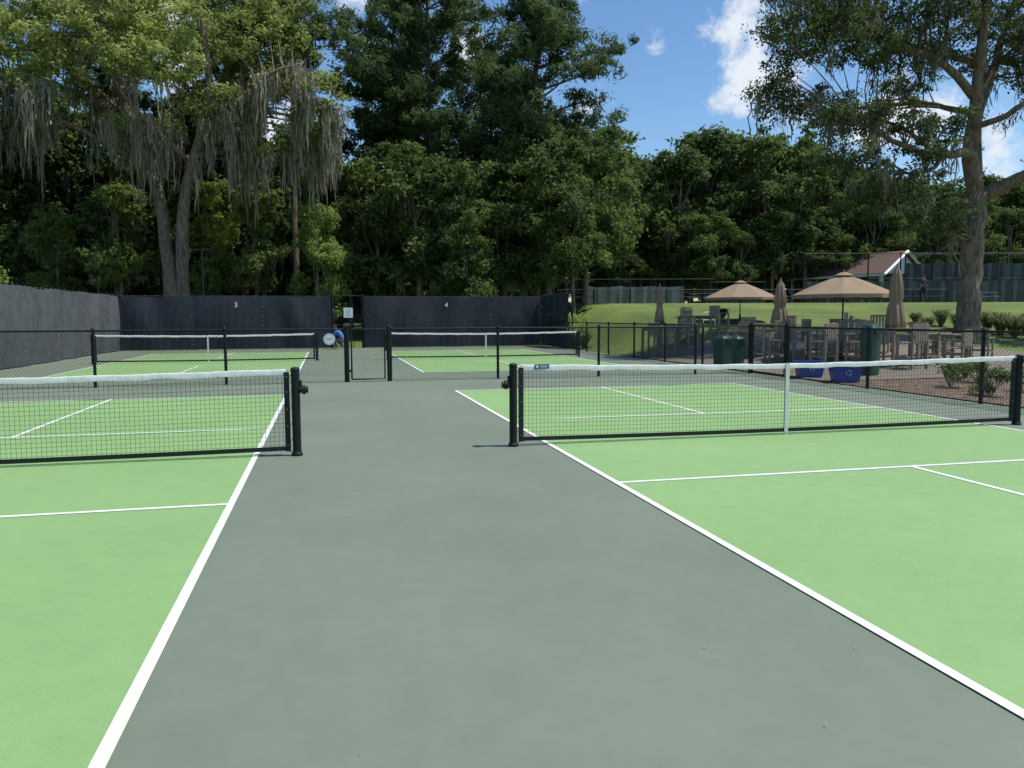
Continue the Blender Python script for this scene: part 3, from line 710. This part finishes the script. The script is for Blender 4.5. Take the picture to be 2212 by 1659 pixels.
def bin_(px,b,h,w,name='trash_bin'):
    x,y=site((px-1106)*b*k5,b); e=empty(name,(x,y,gz(x,y)+.05),.3); f=MB()
    sqf=lambda t,z: 1/max(abs(math.cos(t)),abs(math.sin(t)))**.6
    f.lathe([(.001,.0),(w*.38,.0),(w*.42,.05),(w*.46,h*.72),(w*.5,h*.73),(w*.5,h*.77),(w*.47,h*.78)],(0,0,0),32,0,sqf)
    f.lathe([(w*.47,h*.78),(w*.47,h*.92),(w*.3,h*1.0),(.001,h*1.02)],(0,0,0),32,0,sqf)
    f.build('body_and_lid',[M_greenbin],e)
    f=MB(); f.box((0,-w*.5,h*.86),(w*.55,.04,h*.09)); f.build('opening_flap',[M_dark],e)
bin_(1880,18.6,1.2,.42); bin_(1562,22.5,.85,.5); bin_(1592,23.4,.8,.42)
def blue_tub(x,y,rz):
    e=empty('recycling_bin',(x,y,gz(x,y)+.05),rz); f=MB()
    V=[];F=[]
    for z,w,d in ((0,.24,.18),(.34,.30,.23),(.34,.33,.26),(.37,.33,.26),(.37,.29,.22),(.05,.23,.17)):
        V+=[(-w,-d,z),(w,-d,z),(w,d,z),(-w,d,z)]
    for i in range(5):
        for j in range(4): F.append((i*4+j,i*4+(j+1)%4,(i+1)*4+(j+1)%4,(i+1)*4+j))
    F+=[(3,2,1,0),(20,21,22,23)]
    f.add(V,F); f.build('tub',[M_blue],e)
    f=MB()
    for k_ in range(3):
        a=2*math.pi*k_/3; f.tube([(.065*math.cos(a+.5),-.232,.2+.065*math.sin(a+.5)),(.065*math.cos(a+1.8),-.232,.2+.065*math.sin(a+1.8))],.009,5)
        f.tube([(.065*math.cos(a+1.8),-.232,.2+.065*math.sin(a+1.8)),(.04*math.cos(a+1.6),-.232,.2+.04*math.sin(a+1.6))],.009,5)
    f.build('recycling_symbol',[M_white],e)
blue_tub(10.95,16.1,-.3); blue_tub(10.95,14.8,-.3)
x,y=site((1717-1106)*23*k5,23); e=empty('white_storage_bag',(x,y,gz(x,y)+.5)); f=MB()
f.lathe([(.001,-.14),(.24,-.12),(.30,-.03),(.29,.06),(.2,.13),(.05,.15),(.001,.15)],(0,0,0),20,0,lambda t,z:1+.06*math.sin(5*t)); f.build('bag',[M_white],e,True)
f=MB(); f.box((0,0,-.33),(.5,.35,.36)); f.build('stand',[M_wood],e)
x,y=site((1531-1106)*33*k5,33); e=empty('white_handrail_frame',(x,y,gz(x,y))); f=MB()
f.tube([(-.27,0,0),(-.27,0,.55),(-.2,0,.62),(.2,0,.62),(.27,0,.55),(.27,0,0)],.018,8); f.tube([(-.27,0,.3),(.27,0,.3)],.014,8); f.build('frame',[M_white],e)
# ------------------------------------------------------------ far hill structures
M_roof=mat('clay_roof',(.15,.095,.075),.85,var=.25,scale=12,bump=.5,bscale=30)
M_scr2=mat('far_windscreen',(.045,.062,.066),.8,var=.3,scale=.6)
M_scr3=mat('pale_windscreen',(.16,.185,.19),.8,var=.2,scale=.8)
def farfence(name,a0,b0,a1,b1,z_top,screen,mt,step=2.1,skip=()):
    e=empty(name); f=MB(); p=MB(); L_=math.hypot(a1-a0,b1-b0); n=max(2,int(L_/step))
    pts=[site(a0+(a1-a0)*i/n,b0+(b1-b0)*i/n) for i in range(n+1)]
    for i,(x,y) in enumerate(pts):
        g=gz(x,y); f.tube([(x,y,g),(x,y,z_top+.05)],.045,6)
        if i<n:
            x2,y2=pts[i+1]; g2=gz(x2,y2)
            f.tube([(x,y,z_top),(x2,y2,z_top)],.03,5); f.tube([(x,y,(z_top+g)/2),(x2,y2,(z_top+g2)/2)],.02,5)
            if i not in skip and screen>0:
                nn=8
                for q in range(nn):
                    t0,t1=q/nn,(q+1)/nn
                    s0=.06*math.sin(q*2.1+i); s1=.06*math.sin((q+1)*2.1+i)
                    xa,ya=x+(x2-x)*t0,y+(y2-y)*t0; xb,yb=x+(x2-x)*t1,y+(y2-y)*t1
                    sag=-.08*math.sin(math.pi*t0); sag1=-.08*math.sin(math.pi*t1)
                    p.add([(xa,ya-.08-s0,g+.05),(xb,yb-.08-s1,g2+.05),(xb,yb-.08,g2+screen+sag1),(xa,ya-.08,g+screen+sag)],[(0,1,2,3)])
    f.build('posts_and_rails',[M_black],e)
    if p.n: p.build('screen_panels',[mt],e,True)
    P0=np.array(pts[0]);P1=np.array(pts[-1]); g=gz(*pts[len(pts)//2])
    A=[];B=[];Lw=np.linalg.norm(P1-P0);T=(P1-P0)/Lw; hh=z_top-g; s_=-hh
    while s_<Lw:
        for sg in (0,1):
            t0=max(0,-s_)/hh; t1=1-max(0,s_+hh-Lw)/hh
            q0=P0+T*(s_+hh*t0);q1=P0+T*(s_+hh*t1); za,zb=(g,z_top) if sg else (z_top,g)
            A.append((*q0,za+(zb-za)*t0));B.append((*q1,za+(zb-za)*t1))
        s_+=.14
    V,F=prisms(A,B,.004); npmesh('chain_link_mesh',V,F,[M_wire],parent=e)
farfence('tennis_court_fence',20.4,55,36.2,55,5.75,1.6,M_scr2)
farfence('tennis_court_fence',29,58,40,58,5.9,3.0,M_scr2)
farfence('tennis_court_fence',3.2,60,15.6,60,4.25,1.45,M_scr3,2.2,skip=(0,4))
farfence('tennis_court_fence',15.6,62,20,62,4.1,1.2,M_scr2,2.2)
farfence('tennis_court_fence',-4,64,3.2,60,4.2,1.6,M_scr2,2.2)
farfence('low_hill_fence',3.0,52,30,54,3.2,0,M_scr2,2.4)
x,y=site((1943-1106)*62*k5,62); e=empty('pavilion_building',(x,y,gz(x,y)),-YAW-math.radians(61))
f=MB(); Lh,Wd,he,hr=9.2,4.8,2.4,4.1
V=[(.4,-Wd/2-.3,he-.1),(.4,0,hr),(.4,Wd/2+.3,he-.1),(-Lh,-Wd/2-.3,he-.1),(-Lh,0,hr),(-Lh,Wd/2+.3,he-.1)]
V+=[(a,b_,c+.12) for a,b_,c in V]
f.add(V,[(3,0,1,4),(4,1,2,5),(6,9,10,7),(7,10,11,8),(0,3,9,6),(5,2,8,11),(3,4,10,9),(4,5,11,10)])
f.build('roof',[M_roof],e)
f=MB()
f.tube([(.42,-Wd/2-.35,he-.12),(.42,0,hr+.05)],.13,4);f.tube([(.42,Wd/2+.35,he-.12),(.42,0,hr+.05)],.13,4)
f.add([(.1,-Wd/2,he),(.1,Wd/2,he),(.1,0,hr-.15)],[(0,1,2)])
f.box((-Lh/2+.1,-Wd/2-.33,he-.12),(Lh+.5,.05,.2))
for xx in (-Lh+.5,-Lh*.66,-Lh*.33,-.1):
    for yy in (-Wd/2,Wd/2): f.box((xx,yy,he/2),(.22,.22,he)); f.box((xx,yy,.15),(.34,.34,.3))
f.build('white_trim_and_columns',[M_white],e)
f=MB(); f.box((-Lh/2,.6,he/2),(Lh-.8,Wd-1.6,he-.05)); f.build('inner_walls',[mat('pavilion_wall',(.12,.12,.11),.8)],e)
f=MB(); f.box((-Lh*.3,-.23,1.0),(1.,.06,2.)); f.box((-Lh*.65,-.23,1.3),(1.4,.06,1.)); f.build('door_and_window',[mat('dark_glass',(.02,.025,.03),.15)],e)
for px in (1510,1560,1610,1665,1765,1830,2120):
    b=54.; x,y=site((px-1106)*b*k5,b); e=empty('picnic_table',(x,y,gz(x,y)),R.uniform(-.3,.3)-.4); f=MB()
    f.box((0,0,.70),(1.5,.7,.05)); f.box((0,-.6,.42),(1.5,.22,.04)); f.box((0,.6,.42),(1.5,.22,.04))
    for sx in (-.6,.6):
        f.tube([(sx,-.65,0),(sx,-.22,.68)],.03,6); f.tube([(sx,.65,0),(sx,.22,.68)],.03,6); f.box((sx,0,.39),(.05,1.3,.06))
    f.build('table_with_benches',[M_grey],e)
def lamp(px,b,h,arm,name='lamp_post'):
    x,y=site((px-1106)*b*k5,b); e=empty(name,(x,y,gz(x,y)),-YAW); f=MB(); f.tube([(0,0,0),(0,0,h)],[.07,.045],10); f.lathe([(.14,0),(.14,.1),(.07,.14)],(0,0,0),10)
    f.tube([(-arm,0,h-.06),(arm,0,h-.06)],.025,6)
    for sx in (-1,1): f.box((sx*arm,0,h-.05),(.42,.3,.07)); f.box((sx*arm,0,h-.1),(.3,.2,.03))
    f.build('post_and_heads',[M_dark],e)
lamp(445,42,5.1,.3); lamp(2167,64,6.4,.3,'tennis_light_pole'); lamp(2145,70,6.,.3,'tennis_light_pole'); lamp(1972,66,6.2,.3,'tennis_light_pole')
x,y=site(-.05,50); e=empty('basketball_hoop',(x,y,gz(x,y)),-YAW+.95); f=MB(); f.tube([(.9,0,0),(.9,0,2.6),(.15,0,3.2)],.06,8); f.build('pole',[M_dark],e)
f=MB(); f.box((0,0,3.3),(.04,1.1,.75)); f.build('backboard',[M_white],e)
f=MB(); f.tube([(-.25+.22*math.cos(t),.22*math.sin(t),3.05) for t in np.linspace(0,6.28,17)],.012,5); f.build('rim',[mat('rim_orange',(.5,.1,.02),.5)],e)
x,y=site((768-1106)*62*k5,62); e=empty('parked_car',(x,y,gz(x,y)),.25); f=MB()
prof=[(-2.2,.35),(-2.25,.75),(-2.1,.95),(-1.75,1.0),(-1.35,1.5),(.35,1.55),(1.1,1.02),(2.05,.9),(2.25,.7),(2.2,.35)]
V=[];n=len(prof)
for yy,k_ in ((-.88,1),(.88,1)):
    for px,pz in prof: V.append((px,yy*(.84 if pz>1.1 else 1),pz))
F=[(i,i+1,n+i+1,n+i) for i in range(n-1)]+[tuple(range(n-1,-1,-1)),tuple(range(n,2*n)),(n-1,0,n,2*n-1)]
f.add(V,F); f.build('body',[mat('car_paint_dark',(.02,.022,.026),.25)],e)
f=MB()
for sy in (-1,1): f.add([(-1.3,sy*.885,1.03),(.85,sy*.885,1.03),(.3,sy*.76,1.46),(-1.15,sy*.76,1.46)],[(0,1,2,3) if sy<0 else (3,2,1,0)])
f.build('windows',[mat('car_glass',(.05,.06,.07),.1)],e)
f=MB()
for xx in (-1.4,1.4):
    for sy in (-1,1): f.tube([(xx,sy*.72,.33),(xx,sy*.93,.33)],.33,18)
f.build('wheels',[M_dark],e)
# ------------------------------------------------------------ people
def person(name,loc,rz,J,edges,rad,labels,mats,fing,sc=1.):
    names=list(J); me=bpy.data.meshes.new('body'); me.from_pydata([J[k] for k in names],[(names.index(a),names.index(b)) for a,b in edges],[]); me.update()
    o=bpy.data.objects.new('body',me); bpy.context.collection.objects.link(o)
    sk=o.modifiers.new('skin','SKIN'); sk.use_smooth_shade=True
    for i,k in enumerate(names):
        me.skin_vertices[0].data[i].radius=rad[k]
    me.skin_vertices[0].data[names.index('pelvis')].use_root=True
    o.modifiers.new('sub','SUBSURF').levels=2
    dg=bpy.context.evaluated_depsgraph_get(); m2=bpy.data.meshes.new_from_object(o.evaluated_get(dg)); bpy.data.objects.remove(o)
    for mt in mats: m2.materials.append(mt)
    segs=[(np.array(J[a],float),np.array(J[b],float),labels[(a,b)]) for a,b in edges]
    for p in m2.polygons:
        c=np.array(p.center); best=1e9;bi=0
        for a,b,l in segs:
            ab=b-a; t=np.clip((c-a).dot(ab)/ab.dot(ab),0,1); d=np.linalg.norm(c-a-ab*t)
            if d<best: best=d;bi=l
        p.material_index=bi; p.use_smooth=True
    e=empty(name,loc,rz); e.scale=(sc,)*3
    ob=bpy.data.objects.new('body',m2); bpy.context.collection.objects.link(ob); ob.parent=e
    f=MB()
    for hk,dirv in fing:
        h0=np.array(J[hk],float); d=np.array(dirv,float); d/=np.linalg.norm(d); sdv=np.cross(d,[1,0,0]); sdv/=np.linalg.norm(sdv)
        for i,l in enumerate((.07,.08,.075,.06)):
            b0=h0+sdv*(i-1.5)*.02; f.tube([b0,b0+d*l*.5,b0+d*l+np.array([0,-.015,0])],[.010,.009,.007],6)
        f.tube([h0-d*.03+sdv*.035,h0+d*.01+sdv*.065,h0+d*.035+sdv*.07],[.011,.01,.008],6)
    f.build('fingers',[mats[2]],e,True)
    return e
def std_person(name,loc,rz,J,mats,hat=None,sc=1.,fd=None):
    edges=[('pelvis','waist'),('waist','chest'),('chest','neck'),('neck','head'),('head','crown'),
     ('chest','shL'),('shL','elL'),('elL','wrL'),('wrL','haL'),('chest','shR'),('shR','elR'),('elR','wrR'),('wrR','haR'),
     ('pelvis','hiL'),('hiL','knL'),('knL','anL'),('anL','toL'),('pelvis','hiR'),('hiR','knR'),('knR','anR'),('anR','toR')]
    rad=dict(pelvis=(.15,.12),waist=(.14,.11),chest=(.17,.12),neck=(.055,.06),head=(.075,.09),crown=(.07,.085))
    for s_ in 'LR': rad.update({'sh'+s_:(.07,.07),'el'+s_:(.045,.045),'wr'+s_:(.03,.03),'ha'+s_:(.035,.022),'hi'+s_:(.1,.1),'kn'+s_:(.065,.065),'an'+s_:(.045,.05),'to'+s_:(.045,.035)})
    lab={}
    for ed in edges:
        a,b=ed
        l=0
        if a in('neck','head') or a[:2] in('wr',): l=2
        if a[:2]=='el': l=2
        if a=='pelvis' and b[:2]=='hi' or a[:2] in('hi','kn'): l=1
        if a[:2]=='an': l=3
        lab[ed]=l
    e=person(name,loc,rz,J,edges,rad,lab,mats,[('haL',(0,.02,-1)),('haR',(0,.02,-1))],sc)
    h=np.array(J['head']); c=np.array(J['crown']); up=(c-h)/np.linalg.norm(c-h)
    f=MB()
    f.lathe([(.098,.0),(.105,.03),(.095,.08),(.06,.115),(.001,.125)],tuple(h+up*.02),16)
    if hat: f.box(tuple(h+up*.05+np.array([0,.13,0])),(.15,.12,.012))
    f.build('cap' if hat else 'hair',[mats[4]],e,True)
    f=MB(); fw=h+np.array([0,.085,0])
    f.lathe([(.001,.0),(.014,.0),(.01,.03),(.001,.045)],tuple(fw+np.array([0,.01,-.02])),6)
    f.tube([tuple(fw+np.array([-.025,.0,-.055])),tuple(fw+np.array([.025,.0,-.055]))],.006,5)
    for sx in (-1,1): f.tube([tuple(h+np.array([sx*.085,0,-.03])),tuple(h+np.array([sx*.095,-.01,.03]))],.014,6)
    f.build('face_features',[mats[2]],e)
    f=MB()
    for sx in (-1,1): f.box(tuple(fw+np.array([sx*.032,.005,.01])),(.022,.012,.01))
    f.build('eyes',[M_dark],e)
    return e
skin=mat('skin',(.38,.22,.15),.6); navy=mat('navy_cloth',(.012,.014,.025),.8); blk=mat('black_cloth',(.01,.01,.012),.8); shoe=mat('shoe_white',(.5,.5,.5),.6); bluec=mat('blue_cloth',(.05,.17,.42),.8); khaki=mat('grey_cloth',(.1,.1,.11),.8)
J=dict(pelvis=(0,0,.93),waist=(0,.0,1.08),chest=(0,.01,1.32),neck=(0,.02,1.50),head=(0,.05,1.61),crown=(0,.045,1.68),
 shL=(-.19,.01,1.42),elL=(-.25,-.05,1.15),wrL=(-.22,.10,.97),haL=(-.21,.14,.91),shR=(.19,.01,1.42),elR=(.27,-.08,1.16),wrR=(.24,.05,.95),haR=(.235,.08,.88),
 hiL=(-.10,0,.88),knL=(-.10,.14,.50),anL=(-.10,.08,.09),toL=(-.11,.24,.04),hiR=(.10,0,.88),knR=(.10,-.02,.49),anR=(.10,-.22,.12),toR=(.11,-.10,.04))
x,y=site((1990-1106)*50*k5,50)
std_person('walking_man',(x,y,gz(x,y)+.01),-YAW+.5,J,[navy,blk,skin,blk,blk],True,1.0)
J2=dict(pelvis=(0,-.12,.42),waist=(0,-.08,.56),chest=(0,.10,.76),neck=(0,.2,.88),head=(0,.27,.97),crown=(0,.29,1.04),
 shL=(-.18,.12,.82),elL=(-.22,.30,.62),wrL=(-.15,.48,.52),haL=(-.13,.54,.49),shR=(.18,.12,.82),elR=(.22,.32,.60),wrR=(.14,.48,.50),haR=(.12,.54,.47),
 hiL=(-.10,-.08,.38),knL=(-.14,.30,.50),anL=(-.13,.12,.09),toL=(-.14,.28,.04),hiR=(.10,-.08,.38),knR=(.14,.22,.36),anR=(.13,-.12,.12),toR=(.13,.02,.04))
std_person('crouching_person',(.60,36.2,0),1.2,J2,[bluec,khaki,skin,shoe,blk],None,1.0)
# ------------------------------------------------------------ court debris
rng=np.random.default_rng(5)
C=np.stack([rng.uniform(-5,8,110),rng.uniform(2.3,17,110),np.full(110,.014)],1)
Vv,Ff,tt=leaves(C,np.full(110,.001),1,.015,rng,.4,None,9.,1,.1)
npmesh('fallen_leaf_litter',Vv,Ff,[foliage('dry_leaf',(.12,.08,.04),(.42,.36,.26),.1)],tt)
# ------------------------------------------------------------ world, sun, camera
w=bpy.data.worlds.new('World'); bpy.context.scene.world=w; w.use_nodes=True; nt=w.node_tree; bg=nt.nodes['Background']
sv=Vector((.4,-.12,.92)).normalized(); el=math.asin(sv.z); az=math.atan2(sv.x,sv.y)
sky=nt.nodes.new('ShaderNodeTexSky'); sky.sky_type='NISHITA'; sky.sun_disc=False; sky.sun_elevation=el; sky.sun_rotation=az
sky.air_density=1.0; sky.dust_density=.3; sky.ozone_density=1.5
hs=nt.nodes.new('ShaderNodeHueSaturation'); hs.inputs['Saturation'].default_value=1.2; hs.inputs['Value'].default_value=1.; nt.links.new(sky.outputs[0],hs.inputs['Color'])
tc=nt.nodes.new('ShaderNodeTexCoord')
def nn(sc,d=6,r=.6):
    n=nt.nodes.new('ShaderNodeTexNoise'); n.inputs['Scale'].default_value=sc; n.inputs['Detail'].default_value=d; n.inputs['Roughness'].default_value=r; nt.links.new(tc.outputs['Generated'],n.inputs['Vector']); return n
n1=nn(17,9,.66)
acc=None
for (ta,tz,r,pk) in [(.30,.325,.085,1.),(.335,.285,.06,.95),(.475,.25,.06,.95),(.095,.262,.035,.9),(-.05,.325,.05,.9),(.62,.20,.06,.9),(.53,.245,.05,.8),(-.2,.41,.05,.9),(-.45,.40,.12,1),(-.62,.2,.1,1),(.18,.335,.03,.68),(.08,.40,.03,.75),(-.3,.2,.1,1)]:
    X,Y=site(ta,1.); c=Vector((X,Y,tz)).normalized()
    dn=nt.nodes.new('ShaderNodeVectorMath'); dn.operation='DISTANCE'; nt.links.new(tc.outputs['Generated'],dn.inputs[0]); dn.inputs[1].default_value=c
    mr=nt.nodes.new('ShaderNodeMapRange'); mr.inputs[1].default_value=0; mr.inputs[2].default_value=r*1.25; mr.inputs[3].default_value=pk; mr.inputs[4].default_value=0; nt.links.new(dn.outputs['Value'],mr.inputs[0])
    if acc is None: acc=mr.outputs[0]
    else:
        mxx=nt.nodes.new('ShaderNodeMath'); mxx.operation='MAXIMUM'; nt.links.new(acc,mxx.inputs[0]); nt.links.new(mr.outputs[0],mxx.inputs[1]); acc=mxx.outputs[0]
ad=nt.nodes.new('ShaderNodeMath'); ad.operation='MULTIPLY_ADD'; ad.inputs[1].default_value=2.6; nt.links.new(n1.outputs['Fac'],ad.inputs[0])
sb=nt.nodes.new('ShaderNodeMath'); sb.operation='SUBTRACT'; sb.inputs[1].default_value=1.82; nt.links.new(acc,sb.inputs[0]); nt.links.new(sb.outputs[0],ad.inputs[2])
cm=nt.nodes.new('ShaderNodeMapRange'); cm.interpolation_type='SMOOTHSTEP'; cm.inputs[1].default_value=-.15; cm.inputs[2].default_value=.45; nt.links.new(ad.outputs[0],cm.inputs[0])
gate_=nt.nodes.new('ShaderNodeMath'); gate_.operation='MULTIPLY'; nt.links.new(cm.outputs[0],gate_.inputs[0])
g2=nt.nodes.new('ShaderNodeMapRange'); g2.inputs[1].default_value=0; g2.inputs[2].default_value=.3; nt.links.new(acc,g2.inputs[0]); nt.links.new(g2.outputs[0],gate_.inputs[1])
mx=nt.nodes.new('ShaderNodeMix'); mx.data_type='RGBA'; nt.links.new(gate_.outputs[0],mx.inputs[0]); nt.links.new(hs.outputs[0],mx.inputs[6]); mx.inputs[7].default_value=(5.4,5.8,6.3,1)
nt.links.new(mx.outputs[2],bg.inputs['Color']); bg.inputs['Strength'].default_value=.15
sl=bpy.data.lights.new('sun','SUN'); sl.energy=4.9; sl.angle=math.radians(.5); sl.color=(1,.95,.86)
so=bpy.data.objects.new('sun',sl); bpy.context.collection.objects.link(so); so.rotation_euler=sv.to_track_quat('Z','Y').to_euler(); so.location=(0,0,40)
cam=bpy.data.cameras.new('camera'); co=bpy.data.objects.new('camera',cam); bpy.context.collection.objects.link(co)
cam.sensor_width=36; cam.lens=36*1685.15/2212; cam.clip_end=3000; cam.clip_start=.05
co.matrix_world=Matrix.Translation((0,0,1.464))@Matrix.Rotation(-YAW,4,'Z')@Matrix.Rotation(math.pi/2-.08656,4,'X')@Matrix.Rotation(-.0035,4,'Z')
bpy.context.scene.camera=co
sc=bpy.context.scene; sc.view_settings.view_transform='Standard'; sc.view_settings.look='None'; sc.view_settings.exposure=0
